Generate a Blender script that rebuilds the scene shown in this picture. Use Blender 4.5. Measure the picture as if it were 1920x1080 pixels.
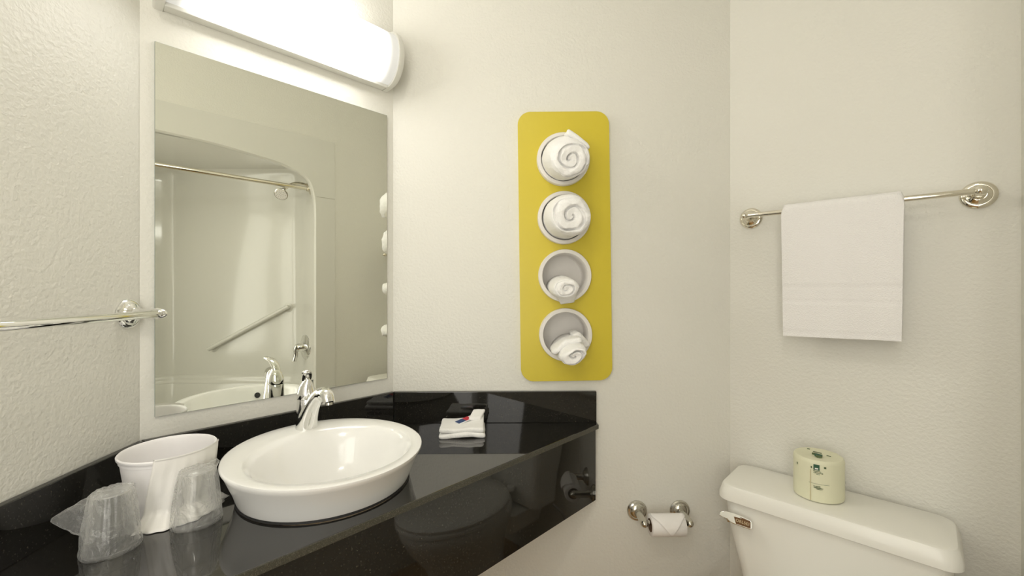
import bpy, bmesh, math, random
from mathutils import Vector, Matrix, noise
PI = math.pi
random.seed(4)
for o in list(bpy.data.objects): bpy.data.objects.remove(o)
scene = bpy.context.scene
COL = scene.collection
CH = 1.30                                   # camera height above the floor

# ------------------------------------------------------------------ camera, world, exposure
cd = bpy.data.cameras.new('camera'); cam = bpy.data.objects.new('camera', cd); COL.objects.link(cam)
cd.sensor_width = 36; cd.lens = 15.0; cd.clip_start = 0.02
cam.location = (0, 0, CH); cam.rotation_euler = (PI/2, 0, 0)
scene.camera = cam
w = bpy.data.worlds.new('world'); scene.world = w; w.use_nodes = True
w.node_tree.nodes['Background'].inputs[0].default_value = (.9, .88, .8, 1)
w.node_tree.nodes['Background'].inputs[1].default_value = 0.05
vs = scene.view_settings
vs.view_transform = 'Standard'; vs.look = 'None'; vs.gamma = 1; vs.use_curve_mapping = False
vs.exposure = 1.24
LIGHT = 5.9                                # emission of the vanity light's diffuser
FILL = 25.0                                 # emission of the fill disc added on the ceiling
al = bpy.data.lights.new('rear_fill_light', 'AREA'); al.shape = 'RECTANGLE'; al.size = .8; al.size_y = 1.6; al.energy = 6.6; al.color = (1, .97, .905)
ao = bpy.data.objects.new('rear_fill_light', al); COL.objects.link(ao)        # unseen area light added behind the viewer as frontal fill; no doorway there
ao.location = (-.27, -.50, 1.45); ao.rotation_euler = Vector((.12, .99, -.02)).to_track_quat('-Z', 'Z').to_euler()

# ------------------------------------------------------------------ frames of the walls
def frame(o, X):                            # x along the wall (to the right when facing it), y into the wall, z up from the floor
    X = Vector((X[0], X[1], 0)).normalized(); Y = Vector((-X.y, X.x, 0))
    m = Matrix.Identity(4)
    for i in range(3): m[i][0] = X[i]; m[i][1] = Y[i]; m[i][3] = (o[0], o[1], 0)[i]
    return m
A = math.radians(44.1)
C1 = (-.40419, 1.45); C2 = (.74838, 1.46383); CL = (-.85723, .98250)
t = (math.sin(A), math.cos(A)); n = (math.cos(A), -math.sin(A))
FM = frame(C1, t)                           # mirror wall, x from -.651 to 0
FB = frame(C1, (1, .012))                   # back wall, x from 0 to 1.1527
FR = frame(C2, n)                           # toilet wall, x from 0 to .645
FL = frame(CL, (-.0735, 1))                 # left wall, x negative towards the camera
CT = (C2[0] + n[0]*.645, C2[1] + n[1]*.645)
FT = frame(CT, (-t[0], -t[1]))              # tub wall, x from 0
CEIL = 2.74
ID = Matrix.Identity(4)

# ------------------------------------------------------------------ helpers
def mat(name, col=(.8, .8, .8), rough=.5, metal=0, ior=None, coat=0, spec=None, bump=None, var=None, sheen=0, trans=0):
    m = bpy.data.materials.new(name); m.use_nodes = True
    nt = m.node_tree; b = nt.nodes['Principled BSDF']
    b.inputs['Base Color'].default_value = (*col, 1); b.inputs['Roughness'].default_value = rough
    b.inputs['Metallic'].default_value = metal
    if ior: b.inputs['IOR'].default_value = ior
    if coat: b.inputs['Coat Weight'].default_value = coat; b.inputs['Coat Roughness'].default_value = .05
    if spec is not None: b.inputs['Specular IOR Level'].default_value = spec
    if sheen: b.inputs['Sheen Weight'].default_value = sheen
    if trans: b.inputs['Transmission Weight'].default_value = trans
    tc = nt.nodes.new('ShaderNodeTexCoord')
    if var:                                  # (scale, second colour, low, high)
        nz = nt.nodes.new('ShaderNodeTexNoise'); nz.inputs['Scale'].default_value = var[0]; nz.inputs['Detail'].default_value = 4
        nt.links.new(tc.outputs['Object'], nz.inputs['Vector'])
        cr = nt.nodes.new('ShaderNodeValToRGB')
        cr.color_ramp.elements[0].position = var[2]; cr.color_ramp.elements[1].position = var[3]
        cr.color_ramp.elements[0].color = (*col, 1); cr.color_ramp.elements[1].color = (*var[1], 1)
        nt.links.new(nz.outputs['Fac'], cr.inputs['Fac']); nt.links.new(cr.outputs['Color'], b.inputs['Base Color'])
    if bump:                                 # (scale, strength, distance, detail)
        nz = nt.nodes.new('ShaderNodeTexNoise'); nz.inputs['Scale'].default_value = bump[0]; nz.inputs['Detail'].default_value = bump[3]
        nz.inputs['Distortion'].default_value = .25
        nt.links.new(tc.outputs['Object'], nz.inputs['Vector'])
        bp = nt.nodes.new('ShaderNodeBump'); bp.inputs['Strength'].default_value = bump[1]; bp.inputs['Distance'].default_value = bump[2]
        nt.links.new(nz.outputs['Fac'], bp.inputs['Height']); nt.links.new(bp.outputs['Normal'], b.inputs['Normal'])
    return m

M = {}
WALLC = (.805, .79, .725)
M['wall'] = mat('textured_wall_paint', WALLC, .42, bump=(115, .55, .0032, 2.0), spec=.4)
M['ceiling'] = mat('ceiling_paint', (.88, .87, .83), .8)
M['chrome'] = mat('chrome', (.86, .86, .84), .06, 1)
M['mirror'] = mat('mirror_glass', (.90, .915, .845), .0, 1)
M['mirror_edge'] = mat('mirror_edge', (.22, .28, .24), .2)
M['nickel'] = mat('worn_chrome', (.62, .60, .54), .16, 1)
M['brass'] = mat('warm_chrome', (.80, .76, .66), .10, 1)
M['white_metal'] = mat('white_enamel', (.80, .79, .73), .35)
M['ceramic'] = mat('white_glazed_ceramic', (.93, .925, .90), .16, coat=.35)
M['toilet'] = mat('toilet_ceramic', (.93, .915, .85), .32, coat=.12)
M['fibreglass'] = mat('tub_fibreglass', (.76, .75, .69), .16, coat=.3)
M['yellow'] = mat('yellow_panel_paint', (.68, .55, .040), .35)
M['yellow_edge'] = mat('pale_yellow_edge', (.80, .74, .38), .4)
M['tube'] = mat('white_tube_plastic', (.82, .79, .75), .35)
M['terry'] = mat('white_terry', (.92, .90, .885), .95, bump=(330, .7, .003, 3), sheen=.3)
M['roll_terry'] = mat('white_bath_terry', (.93, .92, .90), .95, bump=(300, .6, .003, 3), sheen=.3)
M['bucket'] = mat('white_polyethylene', (.90, .88, .88), .38)
M['paper'] = mat('white_tissue_paper', (.92, .89, .86), .9, bump=(120, .2, .001, 2))
M['card'] = mat('brown_card_core', (.16, .10, .06), .8)
M['wrap'] = mat('pale_yellow_wrap', (.82, .81, .60), .5, bump=(40, .35, .004, 2))
M['green'] = mat('dark_green_ink', (.03, .11, .06), .6)
M['ink'] = mat('grey_green_ink', (.10, .14, .06), .6)
M['red'] = mat('red_dot', (.6, .01, .01), .3)
M['packet_blue'] = mat('blue_packet', (.03, .07, .2), .3)
M['packet_red'] = mat('red_packet', (.6, .03, .05), .3)
M['packet_white'] = mat('white_packet', (.8, .8, .8), .4)
M['brown'] = mat('brown_badge', (.14, .06, .012), .35)
M['gold'] = mat('pale_gold_letters', (.75, .62, .38), .35)
M['dark'] = mat('dark_rubber', (.02, .02, .02), .6)
M['caulk'] = mat('pale_caulk', (.55, .53, .46), .6)
M['hose'] = mat('braided_hose', (.35, .34, .32), .4, .8)

def granite(name, ior):
    m = mat(name, (.012, .011, .009), .04, ior=ior)
    nt = m.node_tree; b = nt.nodes['Principled BSDF']; tc = nt.nodes.new('ShaderNodeTexCoord')
    v = nt.nodes.new('ShaderNodeTexNoise'); v.inputs['Scale'].default_value = 300; v.inputs['Detail'].default_value = 2
    nt.links.new(tc.outputs['Object'], v.inputs['Vector'])
    cr = nt.nodes.new('ShaderNodeValToRGB'); e = cr.color_ramp.elements
    e[0].position = .62; e[0].color = (.012, .011, .009, 1); e[1].position = .78; e[1].color = (.06, .055, .04, 1)
    nt.links.new(v.outputs['Fac'], cr.inputs['Fac']); nt.links.new(cr.outputs['Color'], b.inputs['Base Color'])
    return m
M['granite'] = granite('polished_black_granite', 1.95)
M['granite_upright'] = granite('black_granite_upright', 1.6)
M['granite_edge'] = mat('honed_granite_edge', (.05, .047, .035), .38, var=(500, (.16, .15, .11), .5, .75))

def tile_floor():
    m = mat('brown_tile_floor', (.30, .20, .11), .3)
    nt = m.node_tree; b = nt.nodes['Principled BSDF']; tc = nt.nodes.new('ShaderNodeTexCoord')
    br = nt.nodes.new('ShaderNodeTexBrick'); br.inputs['Scale'].default_value = 1; br.offset = 0
    br.inputs['Brick Width'].default_value = .3; br.inputs['Row Height'].default_value = .3; br.inputs['Mortar Size'].default_value = .004
    br.inputs['Color1'].default_value = (.50, .29, .10, 1); br.inputs['Color2'].default_value = (.46, .27, .09, 1); br.inputs['Mortar'].default_value = (.2, .16, .11, 1)
    nt.links.new(tc.outputs['Object'], br.inputs['Vector']); nt.links.new(br.outputs['Color'], b.inputs['Base Color'])
    return m
M['floor'] = tile_floor()

def film(name, base, edge, tint=(.98, .98, .97), rough=.12, bump=None):   # clear plastic film / thin cup plastic
    m = bpy.data.materials.new(name); m.use_nodes = True; nt = m.node_tree
    for nd in list(nt.nodes):
        if nd.type == 'BSDF_PRINCIPLED': nt.nodes.remove(nd)
    out = nt.nodes['Material Output']
    tr = nt.nodes.new('ShaderNodeBsdfTransparent'); tr.inputs[0].default_value = (.97, .97, .96, 1)
    df = nt.nodes.new('ShaderNodeBsdfDiffuse'); df.inputs[0].default_value = (*tint, 1)
    tl = nt.nodes.new('ShaderNodeBsdfTranslucent'); tl.inputs[0].default_value = (*tint, 1)
    gl = nt.nodes.new('ShaderNodeBsdfGlossy'); gl.inputs['Roughness'].default_value = rough
    a = nt.nodes.new('ShaderNodeMixShader'); a.inputs[0].default_value = .5
    b = nt.nodes.new('ShaderNodeMixShader'); b.inputs[0].default_value = .35
    c = nt.nodes.new('ShaderNodeMixShader')
    lw = nt.nodes.new('ShaderNodeLayerWeight'); lw.inputs[0].default_value = .35
    mr = nt.nodes.new('ShaderNodeMapRange'); mr.inputs[3].default_value = base; mr.inputs[4].default_value = edge
    L = nt.links.new
    L(lw.outputs['Facing'], mr.inputs[0]); L(mr.outputs[0], c.inputs[0])
    L(df.outputs[0], a.inputs[1]); L(tl.outputs[0], a.inputs[2]); L(a.outputs[0], b.inputs[1]); L(gl.outputs[0], b.inputs[2])
    L(tr.outputs[0], c.inputs[1]); L(b.outputs[0], c.inputs[2]); L(c.outputs[0], out.inputs[0])
    if bump:
        tc = nt.nodes.new('ShaderNodeTexCoord'); nz = nt.nodes.new('ShaderNodeTexNoise'); nz.inputs['Scale'].default_value = bump[0]
        nz.inputs['Distortion'].default_value = 2; nz.inputs['Detail'].default_value = 3
        bp = nt.nodes.new('ShaderNodeBump'); bp.inputs['Strength'].default_value = 1; bp.inputs['Distance'].default_value = bump[1]
        L(tc.outputs['Object'], nz.inputs['Vector']); L(nz.outputs['Fac'], bp.inputs['Height'])
        for s in (df, gl, lw): L(bp.outputs['Normal'], s.inputs['Normal'])
    return m
M['cup'] = film('clear_cup_plastic', .14, .75)
M['film'] = film('crinkled_clear_film', .10, .72, bump=(17, .012), rough=.10)
M['liner'] = mat('thin_white_liner', (.88, .86, .82), .35, bump=(22, .5, .006, 2))

def diffuser_mat():                          # ribbed acrylic, lit from inside by a tube that stops short of both ends
    m = bpy.data.materials.new('lit_ribbed_acrylic'); m.use_nodes = True; nt = m.node_tree; L = nt.links.new
    b = nt.nodes['Principled BSDF']; b.inputs['Base Color'].default_value = (.55, .55, .52, 1); b.inputs['Roughness'].default_value = .25
    tc = nt.nodes.new('ShaderNodeTexCoord'); sp = nt.nodes.new('ShaderNodeSeparateXYZ'); L(tc.outputs['Object'], sp.inputs[0])
    ab = nt.nodes.new('ShaderNodeMath'); ab.operation = 'ABSOLUTE'; L(sp.outputs['X'], ab.inputs[0])
    mr = nt.nodes.new('ShaderNodeMapRange'); mr.interpolation_type = 'SMOOTHSTEP'
    mr.inputs[1].default_value = .268; mr.inputs[2].default_value = .15; mr.inputs[3].default_value = .03; mr.inputs[4].default_value = 1
    L(ab.outputs[0], mr.inputs[0])
    mu = nt.nodes.new('ShaderNodeMath'); mu.operation = 'MULTIPLY'; mu.inputs[1].default_value = LIGHT; L(mr.outputs[0], mu.inputs[0])
    b.inputs['Emission Color'].default_value = (1, .98, .935, 1); L(mu.outputs[0], b.inputs['Emission Strength'])
    return m
M['diffuser'] = diffuser_mat()

def new(name, bm, m, parent=None, mtx=None, smooth=True, bevel=0, seg=2, subsurf=0, solid=0, angle=35):
    me = bpy.data.meshes.new(name)
    bmesh.ops.recalc_face_normals(bm, faces=bm.faces)
    bm.to_mesh(me); bm.free()
    o = bpy.data.objects.new(name, me); COL.objects.link(o)
    me.materials.append(m)
    if smooth:
        for p in me.polygons: p.use_smooth = True
        if not subsurf:
            try: me.set_sharp_from_angle(angle=math.radians(angle))
            except Exception: pass
    if parent: o.parent = parent
    elif mtx: o.matrix_world = mtx
    if solid:
        s = o.modifiers.new('solid', 'SOLIDIFY'); s.thickness = solid; s.offset = 0
    if bevel:
        b = o.modifiers.new('bevel', 'BEVEL'); b.width = bevel; b.segments = seg; b.limit_method = 'ANGLE'; b.angle_limit = math.radians(40)
    if subsurf:
        s = o.modifiers.new('sub', 'SUBSURF'); s.levels = subsurf; s.render_levels = subsurf
    return o
def tag(o, label, cat, group=None):
    o['label'] = label; o['category'] = cat
    if group: o['group'] = group
    return o
def thing(name, label, cat, F, loc, group=None, rot=None):
    o = bpy.data.objects.new(name, None); COL.objects.link(o); o.empty_display_size = .03
    m = F @ Matrix.Translation(Vector(loc))
    if rot: m = m @ rot
    o.matrix_world = m
    return tag(o, label, cat, group)
def struct(name, bm, m, mtx=None, **k):
    o = new(name, bm, m, None, mtx, smooth=False, **k); o['kind'] = 'structure'; return o

def box(bm, x0, x1, y0, y1, z0, z1, T=None):
    v = [bm.verts.new((x, y, z)) for x in (x0, x1) for y in (y0, y1) for z in (z0, z1)]
    for f in ((0,1,3,2), (4,6,7,5), (0,4,5,1), (2,3,7,6), (0,2,6,4), (1,5,7,3)): bm.faces.new([v[i] for i in f])
    if T:
        for q in v: q.co = T @ q.co
    return v
def loft(bm, loops, cap0=True, cap1=True, closed=True):
    R = [[bm.verts.new(p) for p in l] for l in loops]
    k = len(R[0])
    for a, b in zip(R, R[1:]):
        for i in range(k if closed else k-1):
            j = (i+1) % k
            bm.faces.new((a[i], a[j], b[j], b[i]))
    if cap0: bm.faces.new(R[0][::-1])
    if cap1: bm.faces.new(R[-1])
    return R
def ring(c, a, b, z, seg=48, p=2.0, axis='z'):
    out = []
    for i in range(seg):
        th = 2*PI*i/seg; cs, sn = math.cos(th), math.sin(th)
        x = a*math.copysign(abs(cs)**(2/p), cs); y = b*math.copysign(abs(sn)**(2/p), sn)
        out.append(Vector((c[0]+x, c[1]+y, z)))
    return out
def lathe(bm, prof, O, D, seg=32, cap0=True, cap1=True):       # prof: (radius, distance along D)
    O = Vector(O); D = Vector(D).normalized()
    U = D.orthogonal().normalized(); V = D.cross(U)
    loft(bm, [[O + D*h + (U*math.cos(2*PI*i/seg) + V*math.sin(2*PI*i/seg))*r for i in range(seg)] for r, h in prof], cap0, cap1)
def tube(bm, pts, rad, seg=16, cap=True, flat=None):            # pts with radius (number or list of (w,h))
    pts = [Vector(p) for p in pts]; k = len(pts)
    if not isinstance(rad, (list, tuple)): rad = [rad]*k
    up = Vector(flat) if flat else None
    loops = []; U = None
    for i in range(k):
        D = (pts[min(i+1, k-1)] - pts[max(i-1, 0)]).normalized()
        if up is not None: U = (up - D*up.dot(D)).normalized()
        elif U is None: U = D.orthogonal().normalized()
        else: U = (U - D*U.dot(D)).normalized()
        V = D.cross(U); r = rad[i]; ru, rv = r if isinstance(r, (list, tuple)) else (r, r)
        loops.append([pts[i] + U*(ru*math.cos(2*PI*j/seg)) + V*(rv*math.sin(2*PI*j/seg)) for j in range(seg)])
    loft(bm, loops, cap, cap)
def smoothpath(pts, m=8):                                       # Catmull-Rom
    P = [Vector(p) for p in pts]; P = [P[0]*2-P[1]] + P + [P[-1]*2-P[-2]]; out = []
    for i in range(1, len(P)-2):
        for k in range(m):
            u = k/m; a, b, c, d = P[i-1], P[i], P[i+1], P[i+2]
            out.append(.5*((2*b) + (c-a)*u + (2*a-5*b+4*c-d)*u*u + (3*b-a-3*c+d)*u**3))
    out.append(P[-2]); return out
def softbox(bm, hx, hy, hz, r, cuts=14, amp=0, sc=20, seed=0, fn=None):
    b2 = bmesh.new(); bmesh.ops.create_cube(b2, size=2)
    bmesh.ops.subdivide_edges(b2, edges=b2.edges[:], cuts=cuts, use_grid_fill=True)
    for v in b2.verts:
        p = Vector((v.co.x*hx, v.co.y*hy, v.co.z*hz))
        q = Vector((max(-hx+r, min(hx-r, p.x)), max(-hy+r, min(hy-r, p.y)), max(-hz+min(r, hz), min(hz-min(r, hz), p.z))))
        d = p-q
        if d.length > 1e-9: p = q + d.normalized()*r if r <= hz else q + d.normalized()*min(r, d.length)
        if amp: p += noise.noise_vector(p*sc + Vector((seed, 0, 0)))*amp
        if fn: p = fn(p)
        v.co = p
    me = bpy.data.meshes.new('tmp'); b2.to_mesh(me); b2.free(); bm.from_mesh(me); bpy.data.meshes.remove(me)
B = bmesh.new
from mathutils.geometry import tessellate_polygon
def plate(bm, outer, holes, fa, fb):          # flat plate with holes: loops are flat (z = 0), fa / fb place the two faces
    lp = [outer] + holes; flat = [p for l in lp for p in l]
    a = [bm.verts.new(fa(p)) for p in flat]; b = [bm.verts.new(fb(p)) for p in flat]
    for tri in tessellate_polygon(lp):
        try: bm.faces.new([a[i] for i in tri]); bm.faces.new([b[i] for i in tri[::-1]])
        except ValueError: pass
    k = 0
    for l in lp:
        for i in range(len(l)):
            j = (i+1) % len(l); bm.faces.new((a[k+i], a[k+j], b[k+j], b[k+i]))
        k += len(l)
def circ(cx, cy, r, k=48): return [Vector((cx + r*math.cos(2*PI*i/k), cy + r*math.sin(2*PI*i/k), 0)) for i in range(k)]
PC, PZ = .583, CH+.141                        # centre of the yellow towel panel on the back wall
PT = math.radians(-.75)
TZ = [.290, .094, -.100, -.297]; TX = -.004; RI = .0745
def panel_to_wall(x, z): return (PC + x*math.cos(PT) + z*math.sin(PT), PZ - x*math.sin(PT) + z*math.cos(PT))
# ------------------------------------------------------------------ room shell
TH = .10
bm = B(); box(bm, -.651-.02, 0.0, 0, TH, 0, CEIL); struct('wall_mirror', bm, M['wall'], FM)
bm = B()                                     # the towel holders are let into this wall
plate(bm, [Vector(p) for p in ((0, 0, 0), (1.1527, 0, 0), (1.1527, CEIL, 0), (0, CEIL, 0))], [circ(*panel_to_wall(TX, z), RI+.004) for z in TZ], lambda p: Vector((p.x, 0, p.y)), lambda p: Vector((p.x, TH, p.y)))
struct('wall_back', bm, M['wall'], FB)
bm = B(); box(bm, 0, .645, 0, TH, 0, CEIL); struct('wall_right', bm, M['wall'], FR)
bm = B(); box(bm, -2.3, 0, 0, TH, 0, CEIL); struct('wall_left', bm, M['wall'], FL)
FX0, FX1, FZT = .389, 2.171, CH+.937
bm = B(); box(bm, -.1, FX0, 0, TH, 0, CEIL); box(bm, FX1, 3.2, 0, TH, 0, CEIL); box(bm, FX0, FX1, 0, TH, FZT, CEIL)
struct('wall_tub', bm, M['wall'], FT)
bm = B(); box(bm, -1.6, 2.6, -2.2, 2.4, -.1, 0); struct('floor', bm, M['floor'])
bm = B(); box(bm, -1.6, 2.6, -2.2, 2.4, CEIL, CEIL+.1); struct('ceiling', bm, M['ceiling'])

# fill lamp: unseen opal disc added on the ceiling to brighten the room
cl = thing('ceiling_fill', 'round opal disc added unseen on the bathroom ceiling as fill light', 'lamp', ID, (-.15, -.45, CEIL))
bm = B(); lathe(bm, [(.15, 0), (.15, -.02), (.14, -.03)], (0, 0, 0), (0, 0, 1), 48); new('fill_base', bm, M['white_metal'], cl)
mo = mat('glowing_fill_opal', (.9, .9, .86), .4); pb = mo.node_tree.nodes['Principled BSDF']
pb.inputs['Emission Color'].default_value = (1, .95, .86, 1); pb.inputs['Emission Strength'].default_value = FILL
bm = B(); lathe(bm, [(.14, -.031), (.135, -.05), (.10, -.075), (.05, -.088), (.01, -.09)], (0, 0, 0), (0, 0, 1), 48); new('fill_shade', bm, mo, cl)

# ------------------------------------------------------------------ vanity light above the mirror
LX = (-.6+-.04)/2 - .005
wl = thing('vanity_light', 'long white wall light with a glowing ribbed curved diffuser above the mirror', 'light', FM, (-.325, 0, CH+.745))
HL = .285
def prof(P, H, k=28, a0=-90, a1=90):
    return [(-P*math.cos(math.radians(a0+(a1-a0)*i/k)), H*math.sin(math.radians(a0+(a1-a0)*i/k))) for i in range(k+1)]
bm = B()                                     # housing: shallow channel against the wall
box(bm, -HL, HL, -.028, 0, -.088, .088); new('housing', bm, M['white_metal'], wl, bevel=.002)
bm = B(); box(bm, -HL, HL, -.034, -.028, -.090, -.078); new('lower_trim', bm, M['white_metal'], wl, bevel=.0015)
bm = B(); loops = []
for x in [-HL + 2*HL*i/60 for i in range(61)]:
    L_ = []
    for i in range(121):
        a = math.radians(-90 + 180*i/120); rr = 1 + (.014 if i % 2 else 0)
        L_.append(Vector((x, -.029 - .076*rr*math.cos(a)**.85, .080*rr*math.sin(a))))
    loops.append(L_)
loft(bm, loops, False, False, closed=False)
new('diffuser', bm, M['diffuser'], wl, angle=80)
for s in (-1, 1):
    bm = B(); x0 = s*HL; x1 = s*(HL+.019)
    pf = lambda g: [(0, -.090*g)] + [(-.030 - .080*g*math.cos(math.radians(a))**.85, .088*g*math.sin(math.radians(a))) for a in range(-90, 91, 6)] + [(0, .090*g)]
    loft(bm, [[Vector((x, y, z)) for y, z in pf(g)] for x, g in ((x0, 1), (x1-s*.004, 1), (x1, .96))])
    new('end_cap', bm, M['white_metal'], wl, angle=50)

# ------------------------------------------------------------------ mirror
mr = thing('wall_mirror_panel', 'frameless rectangular mirror on the wall behind the round sink', 'mirror', FM, (-.3255, 0, CH+.1375))
bm = B(); box(bm, -.2995, .2995, -.006, -.001, -.4395, .4395); new('glass_backing', bm, M['mirror_edge'], mr, smooth=False)
bm = B(); box(bm, -.2990, .2990, -.0068, -.0060, -.4390, .4390); new('reflective_face', bm, M['mirror'], mr, smooth=False)

# ------------------------------------------------------------------ vanity counter
CZ = CH-.455; FQ = .515
def P2(F, x, y): v = F @ Vector((x, y, 0)); return Vector((v.x, v.y, 0))
def linex(p, d, q, e):                       # intersection of two 2-D lines
    den = d.x*e.y - d.y*e.x; k = ((q.x-p.x)*e.y - (q.y-p.y)*e.x)/den; return p + d*k
T2 = Vector((t[0], t[1], 0)); N2 = Vector((n[0], n[1], 0))
def outline(qf, xe, gap=.002):
    a = P2(FM, 0, 0); wallend = P2(FB, xe, -gap)
    frontp = P2(FM, 0, -qf)
    bn = -(FB.to_3x3() @ Vector((0, 1, 0)))
    e = linex(frontp, T2, wallend, bn)
    lf = linex(frontp, T2, P2(FL, 0, -gap), FL.to_3x3() @ Vector((1, 0, 0)))
    return [P2(FM, -.003, -gap), wallend, e, lf, P2(FM, -.645, -gap-.002)]
vc = thing('vanity_counter', 'black polished granite corner counter with low backsplash and deep front apron', 'counter', ID, (-.1, .9, CZ))
OFF = Vector((-.1, .9, CZ))
SC = P2(FM, -.352, -.335)
def sinkring(cx, q, a, b, z, seg=72): return [P2(FM, cx + a*math.cos(2*PI*i/seg), -(q + b*math.sin(2*PI*i/seg))) + Vector((0, 0, z)) for i in range(seg)]
bm = B()
ol = outline(FQ, .692); hole = sinkring(-.345, .318, .165, .160, 0, 48)
def slab(bm, ol, hole, z0, z1, off):
    plate(bm, ol, [hole], lambda p: p + Vector((0, 0, z1)) - off, lambda p: p + Vector((0, 0, z0)) - off)
slab(bm, ol, hole, CZ-.015, CZ, OFF)
ct = new('countertop', bm, M['granite'], vc, smooth=False, bevel=.0015)
# honed front edge strip as part of the worktop: the band below the polished top
bm = B(); e0, e1 = ol[2], ol[3]
def strip(bm, a, b, th, z0, z1, off, nrm):
    vs_ = []
    for p in (a, b):
        for s in (0, th):
            for z in (z0, z1): vs_.append(bm.verts.new(p + nrm*s + Vector((0, 0, z)) - off))
    for f in ((0,1,3,2), (4,6,7,5), (0,4,5,1), (2,3,7,6), (0,2,6,4), (1,5,7,3)): bm.faces.new([vs_[i] for i in f])
strip(bm, e0, e1, .0015, CZ-.0145, CZ-.001, OFF, N2); new('front_edge', bm, M['granite_edge'], vc, smooth=False)
# apron
a0 = outline(FQ-.008, .684); bm = B()
strip(bm, a0[2], a0[3], -.018, CZ-.255, CZ-.0155, OFF, N2)
strip(bm, a0[1], a0[2], -.016, CZ-.255, CZ-.0155, OFF, Vector((1, .012, 0)).normalized())
new('apron', bm, M['granite_upright'], vc, smooth=False, bevel=.001)
# backsplashes, flush with the three walls
BSH = .105
bm = B(); bt = .016
def splash(bm, p0, p1, p2, p3):
    lo = [bm.verts.new(p + Vector((0, 0, CZ)) - OFF) for p in (p0, p1, p2, p3)]; hi = [bm.verts.new(p + Vector((0, 0, CZ+BSH)) - OFF) for p in (p0, p1, p2, p3)]
    bm.faces.new(lo[::-1]); bm.faces.new(hi)
    for i in range(4): bm.faces.new((lo[i], lo[(i+1) % 4], hi[(i+1) % 4], hi[i]))
k = math.tan(math.radians(22.6))
splash(bm, P2(FB, .001, -.001), P2(FB, .690, -.001), P2(FB, .690, -bt), P2(FB, bt*k+.001, -bt)); new('backsplash', bm, M['granite_upright'], vc, smooth=False, bevel=.0018)
bm = B(); splash(bm, P2(FM, -.649, -.001), P2(FM, -.001, -.001), P2(FM, -bt*k-.001, -bt), P2(FM, -.651+bt*k+.001, -bt)); new('backsplash', bm, M['granite_upright'], vc, smooth=False, bevel=.0018)
lfx = (FL.inverted() @ ol[3]).x
bm = B(); splash(bm, P2(FL, lfx, -.001), P2(FL, -.001, -.001), P2(FL, -bt*k-.001, -bt), P2(FL, lfx, -bt)); new('backsplash', bm, M['granite_upright'], vc, smooth=False, bevel=.0018)

# ------------------------------------------------------------------ sink
RZ = CH-.362
sk = thing('vessel_sink', 'white round semi-raised ceramic sink on the black counter', 'sink', ID, (SC.x, SC.y, CZ))
so = Vector((SC.x, SC.y, CZ))
S = [(-.340, .292, .184, .182, CZ+.004), (-.343, .300, .190, .190, CZ+.03), (-.350, .312, .202, .210, RZ-.018), (-.352, .316, .2065, .219, RZ-.006),
     (-.352, .317, .2055, .219, RZ-.001), (-.352, .317, .203, .216, RZ),
     (-.350, .338, .176, .172, RZ-.001), (-.350, .341, .171, .166, RZ-.004), (-.349, .345, .162, .157, RZ-.016), (-.348, .347, .150, .146, RZ-.045),
     (-.347, .345, .132, .128, RZ-.080), (-.346, .34, .105, .104, RZ-.110), (-.345, .335, .070, .070, RZ-.126), (-.345, .333, .035, .035, RZ-.131), (-.345, .333, .022, .022, RZ-.132)]
bm = B(); loft(bm, [[p-so for p in sinkring(cx, q, a, b, z)] for cx, q, a, b, z in S], False, True)
new('basin', bm, M['ceramic'], sk, angle=60)
bm = B(); loft(bm, [[p-so for p in sinkring(cx, q, a, b, z)] for cx, q, a, b, z in ((-.340, .292, .186, .184, CZ+.0005), (-.340, .292, .1855, .1835, CZ+.0055))], False, False); new('seal_ring', bm, M['dark'], sk)
dp = P2(FM, -.345, -.333) + Vector((0, 0, RZ-.131)) - so
bm = B(); lathe(bm, [(.021, 0), (.022, .002), (.012, .003), (.011, .006), (.002, .008)], dp, (0, 0, 1)); new('drain', bm, M['chrome'], sk)
oq = P2(FM, -.285, -.478) + Vector((0, 0, RZ-.032)) - so
bm = B(); lathe(bm, [(.010, 0), (.009, .003), (.006, .0035)], oq, -(N2*.92) + Vector((0, 0, .35)), 20); new('overflow_hole', bm, M['dark'], sk)

# ------------------------------------------------------------------ faucet (local: x along mirror wall, y = -q)
fc = thing('faucet', 'chrome single-lever faucet with a short curved spout at the back of the sink', 'faucet', FM, (-.330, -.128, RZ))
DQ = .128
def L(x, q, z): return Vector((x+.330, -(q-DQ), z-(-.362)))
bm = B()                                     # column, egg-shaped section, slightly tapering, with a slanted seam
loft(bm, [ring((0, c), a, b, z, 40) for a, b, z, c in ((.0265, .031, 0, -.004), (.026, .030, .006, -.004), (.024, .027, .03, -.002), (.0225, .025, .055, 0), (.0220, .0235, .072, 0))])
new('body', bm, M['chrome'], fc, angle=50)
bm = B(); loft(bm, [ring((0, c), a, b, z, 40) for a, b, z, c in ((.0215, .023, .0725, 0), (.0225, .024, .075, 0), (.0215, .023, .090, 0), (.018, .0195, .104, -.001), (.012, .015, .116, -.004), (.005, .009, .124, -.008))])
hd = new('handle_dome', bm, M['chrome'], fc, angle=50)
lv = [(-.003, -.128), ]
bm = B(); pts = smoothpath([L(-.328, .118, -.262), L(-.329, .126, -.243), L(-.332, .138, -.228), L(-.338, .152, -.218), L(-.345, .170, -.213)], 6)
rr = [(.004 + .004*math.sin(PI*min(1, i/(len(pts)-1)*.9+.1)), .009 + .004*math.sin(PI*i/(len(pts)-1))) for i in range(len(pts))]
tube(bm, pts, rr, 20, flat=(0, 0, 1)); new('lever', bm, M['chrome'], fc, subsurf=1)
bm = B(); lathe(bm, [(.0034, 0), (.003, .0012)], L(-.3300, .1490, -.272), (.0, -1, .35), 16); new('red_temperature_dot', bm, M['red'], fc)
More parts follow.
